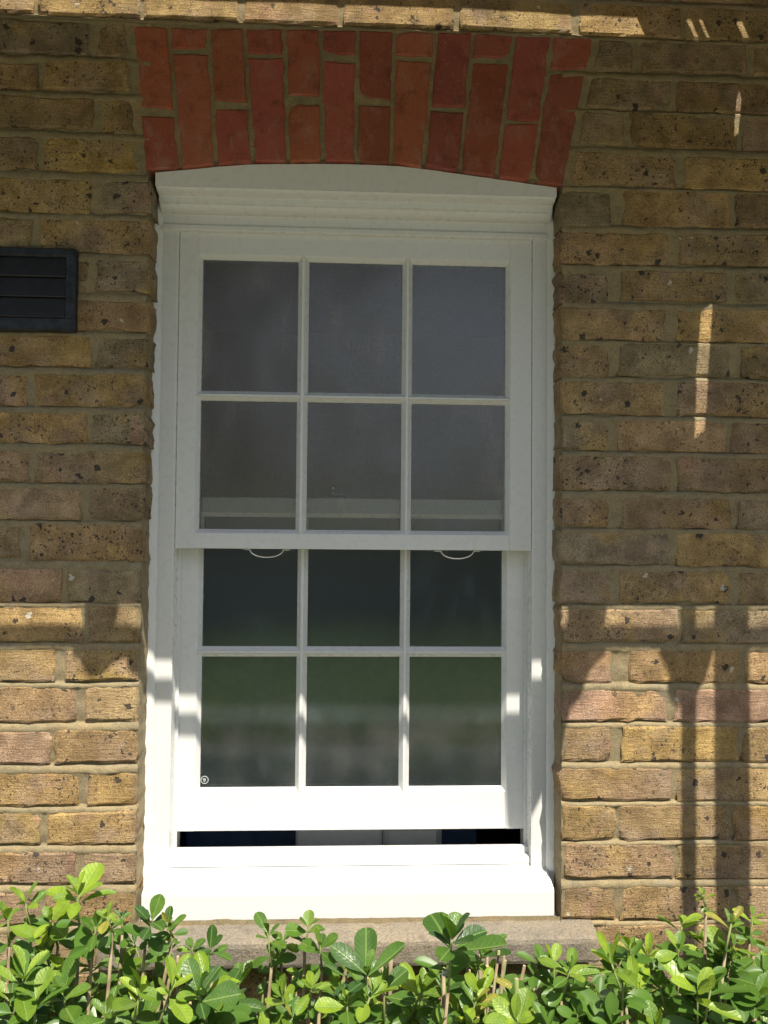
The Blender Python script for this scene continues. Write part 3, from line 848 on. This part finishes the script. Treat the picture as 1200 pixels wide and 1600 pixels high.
# small round etched mark in the lower left pane
em = MB(); nn = 28; yq = .1105+.0130
for r0, r1 in ((.0068, .0080),):
    V = []; F = []
    for k in range(nn):
        a = 2*math.pi*k/nn
        for r in (r0, r1): V.append((-.2905+r*math.cos(a), yq, .9985+r*math.sin(a)))
    for k in range(nn):
        a = 2*k; b = 2*((k+1) % nn)
        F.append((a, a+1, b+1, b))
    em.add(V, F)
for pts in (((-.0040, .0030), (.0035, .0030), (.0035, .0018), (-.0040, .0018)), ((.0022, .0030), (.0036, .0030), (.0006, -.0045), (-.0004, -.0036)), ((-.0040, .0024), (-.0030, .0030), (.0004, -.0040), (-.0006, -.0042)), ((-.0012, .0012), (.0010, .0012), (.0010, .0002), (-.0012, .0002))):
    em.add([(-.2905+x, yq, .9985+z) for x, z in pts], [(0, 1, 2, 3)])
em.build('etched_mark', M['etch'], ls)

# ------------------------------------------------------------------ stone sill under the window
V = []; F = []
ss = MB()
N = 90
pr_ = [(.10, .767), (.012, .7665), (-.045, .7625), (-.0525, .759), (-.0545, .752), (-.0540, .722), (-.0520, .716), (-.046, .713), (.10, .713)]
for i in range(N+1):
    x = -.444+(.470+.444)*i/N
    for k, (y, z) in enumerate(pr_):
        e_ = 0.004 if i in (0, N) and 1 < k < 8 else 0
        V.append((x+.002*nz(y*40, z*40, i*5.) if i in (0, N) else x, y+e_+.0016*nz(x*40, z*50, 1.5), z-(.003 if e_ and k < 4 else 0)+.0016*nz(x*35, y*50, 4.5)))
n = len(pr_)
for i in range(N):
    for k in range(n): F.append((i*n+k, i*n+(k+1) % n, (i+1)*n+(k+1) % n, (i+1)*n+k))
F += [tuple(range(n-1, -1, -1)), tuple(range(N*n, N*n+n))]
tag(obj('stone_sill', V, F, M['stone']), 'rough grey stone sill beneath the white window', 'stone sill')

# ------------------------------------------------------------------ louvred vent
vt = tag(empty('louvre_vent', (-.602, 0, 1.957)), 'black plastic louvre vent with three flaps on the brick wall', 'vent')
x0, x1, z0, z1 = -.684, -.5205, 1.879, 2.0365
xi0, xi1, zi0, zi1 = -.665, -.539, 1.9045, 2.020
fm = MB()
fm.box(x0, x1, -.017, .004, zi1, z1, .003); fm.box(x0, x1, -.017, .004, z0, zi0, .003)
fm.box(x0+.0005, xi0, -.0166, .004, zi0-.003, zi1+.003, .002); fm.box(xi1, x1-.0005, -.0166, .004, zi0-.003, zi1+.003, .002)
fm.build('frame', M['vent'], vt)
hgt = (zi1-zi0)/3
for k in range(3):
    a = zi0+hgt*k+.0006; b = zi0+hgt*(k+1)-.0006
    MB().prism_x([(-.0135, a), (-.0145, a+.0016), (-.0085, b), (-.006, b), (-.006, a)], xi0+.0012, xi1-.0012).build('flap', M['vent_flap'], vt)

# ------------------------------------------------------------------ room behind the window
x0, x1, y0, y1, z0, z1 = -1.1, 1.1, .302, 1.95, .02, 2.4
V = [(x, y, z) for x in (x0, x1) for y in (y0, y1) for z in (z0, z1)]
rm = tag(obj('room', V, [(0, 1, 3, 2), (4, 6, 7, 5), (2, 3, 7, 6), (0, 2, 6, 4), (1, 5, 7, 3)], M['pale']), kind='structure')
dd = MB()
dd.box(x0+.001, x1-.001, y1-.018, y1-.003, z0+.002, .98, .002)
dd.box(x0+.003, x0+.018, y0+.01, y1-.019, z0+.002, .979, .002); dd.box(x1-.018, x1-.003, y0+.01, y1-.019, z0+.002, .979, .002)
dd.build('dado', M['navy'], rm)
MB().box(x0+.02, x1-.02, y0+.012, y1-.02, z0+.003, z0+.012).build('floor_covering', M['pale'], rm)
# inner window board and what lies on it
tag(MB().box(-.39, .41, .172, .40, .7405, .7545, .003).build('window_board', M['paint']), 'white inner window board just behind the sill', 'window board')
rl = MB().box(-.112, .079, .240, .330, .7555, .862, .006)
rl.box(.0805, .212, .2405, .330, .7555, .861, .014)
tag(rl.build('white_box', M['ceramic']), 'white box lying inside behind the gap under the lower sash', 'box')
tag(MB().box(-.37, .305, .334, .346, .7555, .90, .002).build('added_panel', M['navy']), 'dark blue panel added where the sun reaches behind the gap', 'panel')  # added panel, set in the strip of sun so the gap reads blue

# ------------------------------------------------------------------ evergreen shrubs below the window
def leaf_mesh(name, w, curl, fold):
    """obovate leaf of unit length along +x, upper side +z"""
    st = [0, .06, .2, .38, .56, .74, .88, .97, 1.0]
    hw = [.012, .02, .10, .21, .285, .30, .235, .11, .0]
    V = []; F = []
    for t, h in zip(st, hw):
        z = -curl*t*t
        y = h*w/.3
        V += [(t, -y, z+fold*y*1.0), (t, -y*.5, z+fold*y*.35), (t, 0, z), (t, y*.5, z+fold*y*.35), (t, y, z+fold*y)]
    for i in range(len(st)-1):
        for k in range(4): F.append((i*5+k, i*5+5+k, i*5+6+k, i*5+1+k))
    me = bpy.data.meshes.new(name)
    me.from_pydata(V, [], F)
    me.materials.append(M['leaf'])
    me.polygons.foreach_set('use_smooth', [True]*len(me.polygons))
    me.update()
    return me
LEAVES = [leaf_mesh('leaf', .25, .10, .35), leaf_mesh('leaf', .21, .22, .5), leaf_mesh('leaf', .29, .05, .25), leaf_mesh('leaf', .23, .30, .2), leaf_mesh('leaf', .19, -.06, .6)]

def leaf_matrix(base, d, nrm, L):
    x = d.normalized()
    y = nrm.cross(x).normalized()
    z = x.cross(y)
    m = Matrix((x*L, y*L, z*L)).transposed().to_4x4()
    m.translation = base
    return m

A = [(-356,-422,1013,1.0,0.8,7),(-443,-373,982,0.8,0.6,6),(-455,-401,974,0.8,0.6,6),(-410,-363,953,0.9,0.7,6),(-421,-360,912,0.9,0.9,6),(-323,-450,986,0.7,0.5,5),(-306,-458,1005,0.5,0.6,5),(-325,-326,941,0.5,0.3,4),(-260,-419,978,0.8,0.15,6),(-237,-423,979,0.5,0.3,5),(-311,-301,886,0.9,0.2,4),(-242,-385,929,0.5,0.5,5),(-469,-326,868,0.9,0.5,6),(-360,-454,901,1.1,0.35,6),(-439,-428,875,1.1,0.3,6),(-291,-506,908,1.1,0.3,6),(-261,-358,859,0.7,0.5,5),(-325,-321,866,0.7,0.4,5),(-225,-376,816,1.0,0.3,5),(-365,-341,878,0.7,0.4,5),(-430,-353,800,1,0.4,6),(-263,-450,860,0.9,0.5,6),(-359,-242,784,0.62,0.72,6),(-293,-339,746,0.96,0.75,6),(-265,-366,832,1.07,0.73,6),(-408,-467,928,1.08,0.46,6),(-431,-287,776,0.79,0.41,6),(-342,-301,717,0.94,0.76,6),(-242,-209,695,0.68,0.72,6),(-277,-172,691,0.96,0.33,6),(-372,-217,772,0.63,0.71,6),(-543,-163,648,0.81,0.29,6),(-264,-400,787,0.62,0.57,6),(-257,-485,920,1.04,0.79,6),(-218,-328,830,0.64,0.56,6),(-383,-489,914,0.91,0.29,6),(-220,-486,922,1.08,0.74,6),(-357,-372,825,0.92,0.56,6),(-329,-310,717,0.85,0.46,6),(-462,-255,793,1.09,0.51,6),(-505,-314,809,0.89,0.21,6),(-334,-291,852,0.91,0.48,6),(-421,-269,731,0.97,0.21,6),(-268,-479,827,0.73,0.47,6),(-422,-298,807,0.76,0.42,6),(-428,-297,805,0.99,0.22,6),(-299,-306,819,0.71,0.68,6),(-413,-419,868,0.95,0.26,6),(-384,-391,789,0.82,0.71,6),(-365,-442,850,1.04,0.47,6),(-428,-423,857,0.7,0.68,6),(-495,-215,774,1.0,0.59,6),(-441,-226,806,0.75,0.68,6),(-376,-408,863,0.81,0.45,6),(-515,-187,808,1.07,0.73,6),(-431,-164,619,1.06,0.33,6)]
B = [(-195,-341,898,0.9,0.2,3),(-165,-396,858,1.2,0.1,3),(-152,-354,854,1.0,0.4,4),(-213,-377,921,0.5,0.4,5),(-104,-414,955,0.8,0.3,6),(-85,-405,945,0.6,0.6,5),(-50,-424,971,0.6,0.4,5),(-33,-449,957,0.7,0.3,6),(-97,-366,898,0.6,0.7,4),(27,-484,939,1.2,0.2,6),(1,-330,855,0.8,0.3,5),(51,-453,903,1.0,0.2,5),(19,-385,823,1.1,0.6,6),(68,-349,797,1.0,0.8,5),(-32,-312,783,0.9,0.3,5),(-79,-317,802,0.8,0.4,5),(-135,-316,773,0.9,0.3,5),(-53,-368,870,0.7,0.5,5),(3,-496,912,0.75,0.6,6),(-105,-322,700,0.91,0.4,6),(39,-414,822,0.99,0.41,6),(-59,-433,792,0.69,0.68,6),(27,-187,622,0.6,0.58,6),(-247,-207,728,0.73,0.52,6),(-83,-356,746,0.6,0.23,6),(-177,-457,905,1.09,0.71,6),(-67,-471,880,0.76,0.41,6),(-51,-280,756,0.7,0.4,6),(-52,-458,822,0.79,0.25,6),(-106,-439,825,0.99,0.43,6),(-40,-228,712,0.79,0.5,6),(-108,-261,695,0.83,0.35,6),(-13,-318,820,0.81,0.46,6),(74,-201,702,1.05,0.67,6),(-83,-411,869,1.01,0.6,6),(22,-198,655,0.97,0.54,6),(-43,-465,915,0.67,0.66,6),(-182,-485,918,1.04,0.31,6),(30,-492,916,1.02,0.6,6),(79,-216,679,1.0,0.22,6),(-78,-239,677,0.65,0.65,6),(-248,-182,704,0.88,0.7,6),(-167,-418,858,0.91,0.65,6),(-116,-366,806,0.78,0.45,6)]
C = [(130,-517,994,1.2,0.1,8),(192,-380,907,1.0,0.2,6),(154,-304,851,0.6,0.2,4),(134,-394,869,0.9,0.3,5),(108,-340,816,0.9,0.5,5),(174,-434,874,0.7,0.6,6),(228,-349,803,0.8,0.7,6),(164,-339,791,0.9,0.5,5),(93,-352,783,0.9,0.6,5),(236,-377,799,0.7,0.8,5),(203,-383,884,0.6,0.4,4),(125,-357,796,0.8,0.4,5),(116,-195,742,0.97,0.75,6),(161,-324,728,0.69,0.36,6),(170,-432,852,0.72,0.61,6),(150,-176,631,0.81,0.71,6),(130,-301,786,0.61,0.49,6),(105,-370,809,0.76,0.66,6),(236,-451,842,0.9,0.48,6),(255,-216,679,0.84,0.63,6),(168,-209,648,1.08,0.48,6),(111,-422,794,0.94,0.78,6),(134,-210,735,0.73,0.31,6),(253,-260,656,0.73,0.72,6),(148,-393,773,0.64,0.26,6),(144,-216,713,0.89,0.61,6),(119,-498,879,0.84,0.33,6),(263,-301,758,0.87,0.27,6),(188,-407,863,1.04,0.75,6),(224,-467,865,0.99,0.65,6),(192,-400,786,1.0,0.36,6),(278,-244,679,0.87,0.27,6),(143,-332,734,0.94,0.54,6),(180,-438,815,0.69,0.73,6),(105,-277,666,0.67,0.4,6),(201,-255,706,0.92,0.47,6),(103,-394,863,0.96,0.65,6),(219,-315,773,0.73,0.43,6)]
D = [(311,-320,858,0.8,0.6,4),(296,-453,923,0.8,0.5,5),(356,-449,928,1.1,0.8,5),(390,-420,935,0.7,0.8,5),(447,-337,877,0.9,0.9,4),(410,-403,854,0.8,0.6,5),(310,-407,852,0.9,0.8,4),(331,-465,853,1.2,0.5,4),(292,-373,805,0.9,0.5,5),(498,-337,918,0.9,0.5,5),(499,-404,1000,0.35,0.7,5),(538,-324,892,0.7,0.4,4),(448,-442,942,0.7,0.5,5),(453,-487,907,1.3,1.0,3),(519,-444,976,0.7,0.5,5),(527,-442,951,0.6,0.6,6),(620,-335,882,0.7,0.7,5),(602,-344,933,0.7,0.6,3),(519,-430,899,1.0,0.3,5),(560,-430,870,0.9,0.3,5),(524,-393,831,0.9,0.5,5),(452,-411,818,1.1,0.7,5),(623,-329,760,1.0,0.4,5),(434,-340,766,1.0,0.5,5),(387,-365,838,0.7,0.4,5),(424,-437,894,0.6,0.5,5),(342,-365,806,0.88,0.32,6),(522,-415,912,1.0,0.73,6),(476,-177,683,0.89,0.58,6),(604,-168,723,1.03,0.49,6),(560,-296,851,0.99,0.6,6),(470,-333,795,0.7,0.52,6),(399,-487,864,0.82,0.54,6),(686,-174,757,1.0,0.57,6),(357,-483,922,0.64,0.52,6),(450,-184,628,0.95,0.28,6),(551,-208,631,0.96,0.64,6),(545,-383,749,1.03,0.46,6),(492,-243,804,0.62,0.25,6),(311,-432,853,0.95,0.52,6),(504,-356,835,0.83,0.65,6),(338,-364,745,0.96,0.42,6),(455,-374,799,0.71,0.2,6),(516,-429,902,0.83,0.32,6),(315,-429,865,0.68,0.22,6),(304,-463,873,0.63,0.21,6),(423,-348,765,0.63,0.44,6),(285,-365,737,0.71,0.26,6),(340,-339,774,0.77,0.27,6),(472,-482,913,0.99,0.48,6),(441,-183,744,0.73,0.69,6),(422,-286,832,0.94,0.78,6),(293,-299,852,0.65,0.3,6),(262,-488,866,1.05,0.32,6),(518,-169,629,1.06,0.76,6),(338,-488,871,1.07,0.25,6),(552,-400,890,0.79,0.4,6),(650,-269,804,0.97,0.64,6),(529,-216,638,0.78,0.45,6),(517,-422,846,0.73,0.3,6)]
def make_shrub(clusters, label, seed, base_x, dense=True):
    rnd = random.Random(seed)
    root = tag(empty('shrub', (base_x, -.33, .02)), label, 'shrub', 'evergreen shrubs along the wall under the window')
    inv = Matrix.Translation(root.location).inverted()
    count = 0
    low = MB()
    for ci, (x, y, z, s, br, k) in enumerate(clusters):
        p = Vector((x/1000, y/1000, z/1000))
        axis = Vector((rnd.uniform(-.35, .35), rnd.uniform(-.45, .15), 1)).normalized()
        u = axis.orthogonal().normalized(); w = axis.cross(u)
        ph = rnd.uniform(0, 6.28)
        n = k+rnd.choice((0, 1, 2, 3))
        for i in range(n):
            a = ph+i*2.4+rnd.uniform(-.3, .3)
            t = i/max(1, n-1)
            el = R(8)+t*R(58)+rnd.uniform(-.22, .22)
            side = u*math.cos(a)+w*math.sin(a)
            d = side*math.cos(el)+axis*math.sin(el)
            nr = axis*math.cos(el)-side*math.sin(el)
            nr = (nr+Vector((rnd.uniform(-.35, .35), rnd.uniform(-.6, .15), rnd.uniform(0, .4)))).normalized()
            nr = (nr-d*nr.dot(d)).normalized()
            L = (.049*s)*rnd.uniform(.58, 1.25)*(1-.35*t)
            if s > 1.1: L *= 1.05
            base = p+axis*(.016*s*t)-axis*.006
            col_t = min(1, max(0, br+rnd.uniform(-.25, .25)+.25*t))
            dark = Vector((.022, .066, .020)); mid = Vector((.085, .165, .018)); pale = Vector((.24, .33, .026))
            c = dark.lerp(mid, col_t*2) if col_t < .5 else mid.lerp(pale, col_t*2-1)
            if rnd.random() < .03 and s < .85: c = Vector((.30, .26, .045))
            c = c*1.15
            if count < 300:
                o = bpy.data.objects.new('leaf', rnd.choice(LEAVES))
                COL.objects.link(o)
                o.parent = root; o.matrix_parent_inverse = inv
                o.matrix_basis = leaf_matrix(base, d, nr, L) @ Matrix.Diagonal((1, rnd.uniform(.72, 1.18), 1, 1))
                o.color = (c.x, c.y, c.z, 1)
                count += 1
            else:
                mt = leaf_matrix(base, d, nr, L); src = LEAVES[i % 5]
                low.add([mt @ v_.co for v_ in src.vertices], [tuple(f_.vertices) for f_ in src.polygons])
        # older whorl lower on the shoot
        for i in range(5 if dense else 3):
            a = ph+1.1+i*1.26+rnd.uniform(-.4, .4)
            el = rnd.uniform(-.25, .35)
            side = u*math.cos(a)+w*math.sin(a)
            d = side*math.cos(el)+axis*math.sin(el)
            nr = (axis+Vector((rnd.uniform(-.4, .4), rnd.uniform(-.8, .2), 0))).normalized()
            nr = (nr-d*nr.dot(d)).normalized()
            mt = leaf_matrix(p-axis*(.026*s+rnd.uniform(0, .018)), d, nr, .044*s*rnd.uniform(.6, 1.2)); src = rnd.choice(LEAVES)
            low.add([mt @ v_.co for v_ in src.vertices], [tuple(f_.vertices) for f_ in src.polygons])
        # the shoot that carries the whorl, down to a woody branch
        b = Vector((base_x+(p.x-base_x)*.35+rnd.uniform(-.03, .03), -.33+(p.y+.33)*.4, .05))
        m1 = p-axis*(.05*s)
        m2 = m1.lerp(b, .25)+Vector((rnd.uniform(-.02, .02), rnd.uniform(-.02, .02), 0))
        MB().tube([p+axis*.004, m1], [.0013, .0017], 6).build('shoot', M['greenstem'], root, smooth=True)
        m3 = m1.lerp(b, .6)+Vector((rnd.uniform(-.03, .03), rnd.uniform(-.02, .02), 0))
        MB().tube([m1+axis*.002, m2, m3, b], [.0019, .0032, .0048, .007], 7).build('branch', M['stem'], root, smooth=True)
    # pruned woody stubs between the leaves
    xs = [c[0]/1000 for c in clusters]
    for i in range(14 if dense else 26):
        x = rnd.uniform(min(xs), max(xs)); y = rnd.uniform(-.46, -.24)
        top = Vector((x, y, 1.5-(1.476+y)*rnd.uniform(.53, .64)))
        q = Vector((x+rnd.uniform(-.05, .05), y+rnd.uniform(-.03, .03), top.z-rnd.uniform(.22, .34)))
        r_ = rnd.uniform(.0016, .0040)
        md = top.lerp(q, .5)+Vector((rnd.uniform(-.006, .006), 0, 0))
        o = MB().tube([top, md, q], [r_*.9, r_, r_*1.3], 7).build('twig', M['stem'] if rnd.random() < .6 else M['greenstem'], root, smooth=True)
        dd = (top-md).normalized()
        MB().tube([top-dd*.0002, top+dd*.0006], [r_*.82, r_*.80], 7).build('cut_end', M['cut'], o)
    # inner and lower foliage, too dense to count
    mb = low
    for i in range(900):
        x = rnd.uniform(min(xs)-.05, max(xs)+.05); y = rnd.uniform(-.52, -.14)
        zt_ = .875 if rnd.random() < .45 else .76
        z = zt_-abs(rnd.gauss(0, .16))
        if z < .12 or z > 1.5-(1.476+y)*(.575 if dense else .615): continue
        d = Vector((rnd.uniform(-1, 1), rnd.uniform(-1, .6), rnd.uniform(-.2, .9))).normalized()
        nr = Vector((rnd.uniform(-.5, .5), rnd.uniform(-.8, .1), 1)).normalized()
        nr = (nr-d*nr.dot(d)).normalized()
        mt = leaf_matrix(Vector((x, y, z)), d, nr, rnd.uniform(.030, .052))
        src = LEAVES[i % 5]
        mb.add([mt @ v.co for v in src.vertices], [tuple(f.vertices) for f in src.polygons])
    o = mb.build('lower_leaves', M['leaf'], root, smooth=True)
    o.color = (.082, .165, .023, 1)
    tag(o, kind='stuff')
    return root
make_shrub(A, 'dense bright green shrub in front of the brick left of the window', 11, -.42)
make_shrub(B, 'dark glossy shrub with bare pruned twigs below the left half of the sill', 22, -.12, False)
make_shrub(C, 'shrub with one dark whorl rising over the right half of the stone sill', 33, .15, False)
make_shrub(D, 'loose yellow green shrub in front of the brick right of the window', 44, .45)

# ------------------------------------------------------------------ invented garden behind the camera, shaped for its reflections in the glass
def leaf_cloud(name, ctr, rad, n, size, seed, parent):
    rnd = random.Random(seed)
    V = []; F = []
    lobes = [(Vector((rnd.uniform(-.6, .6)*rad[0], rnd.uniform(-.6, .6)*rad[1], rnd.uniform(-.6, .6)*rad[2])), rnd.uniform(.35, .6)) for _ in range(14)]
    for i in range(n):
        c, f = rnd.choice(lobes)
        d = Vector((rnd.gauss(0, 1), rnd.gauss(0, 1), rnd.gauss(0, 1))).normalized()*(rnd.random()**.4)*f
        p = Vector(ctr)+c+Vector((d.x*rad[0], d.y*rad[1], d.z*rad[2]))
        a = Vector((rnd.gauss(0, 1), rnd.gauss(0, 1), rnd.gauss(0, 1))).normalized()
        b = a.orthogonal().normalized()
        s = size*rnd.uniform(.6, 1.3)
        k = len(V)
        V += [p-a*s, p+b*s*.5, p+a*s, p-b*s*.5]
        F.append((k, k+1, k+2, k+3))
    return obj(name, V, F, M['foliage'], parent)
def tree(loc, h, rad, seed, label):
    t = tag(empty('reflection_tree', loc), label, 'tree', 'unseen trees added for the reflections in the glass')  # added trees, spaced to leave a sky gap in the reflection
    x, y, z = loc
    MB().tube([(x, y, 0), (x+.1, y, h*.35), (x, y+.1, h*.7)], [.18, .13, .05], 8).build('trunk', M['bark'], t, smooth=True)
    leaf_cloud('crown', (x, y, h*.62), rad, 4200, .22, seed, t)
tree((-3.4, -13, 0), 8.5, (3.4, 2.2, 4.0), 5, 'broad unseen tree added on the left to darken the reflections')
tree((-9.5, -14, 0), 9.5, (3.4, 2.4, 4.2), 6, 'tall unseen tree added at the far left for the reflections')
tree((8.2, -14, 0), 8.0, (3.4, 2.2, 3.8), 7, 'unseen tree added on the right beside the reflected sky gap')
gw = tag(empty('reflection_wall', (0, -11, 0)), 'pale unseen wall added to lighten the reflections in the panes', 'garden wall')  # added pale wall, there to brighten what the panes reflect
MB().box(-16, 16, -11.2, -11, -.02, 2.5).build('wall_face', M['render_wall'], gw)
MB().box(-16.02, 16.02, -11.24, -10.96, 2.501, 2.57, .01).build('coping', M['stone'], gw)
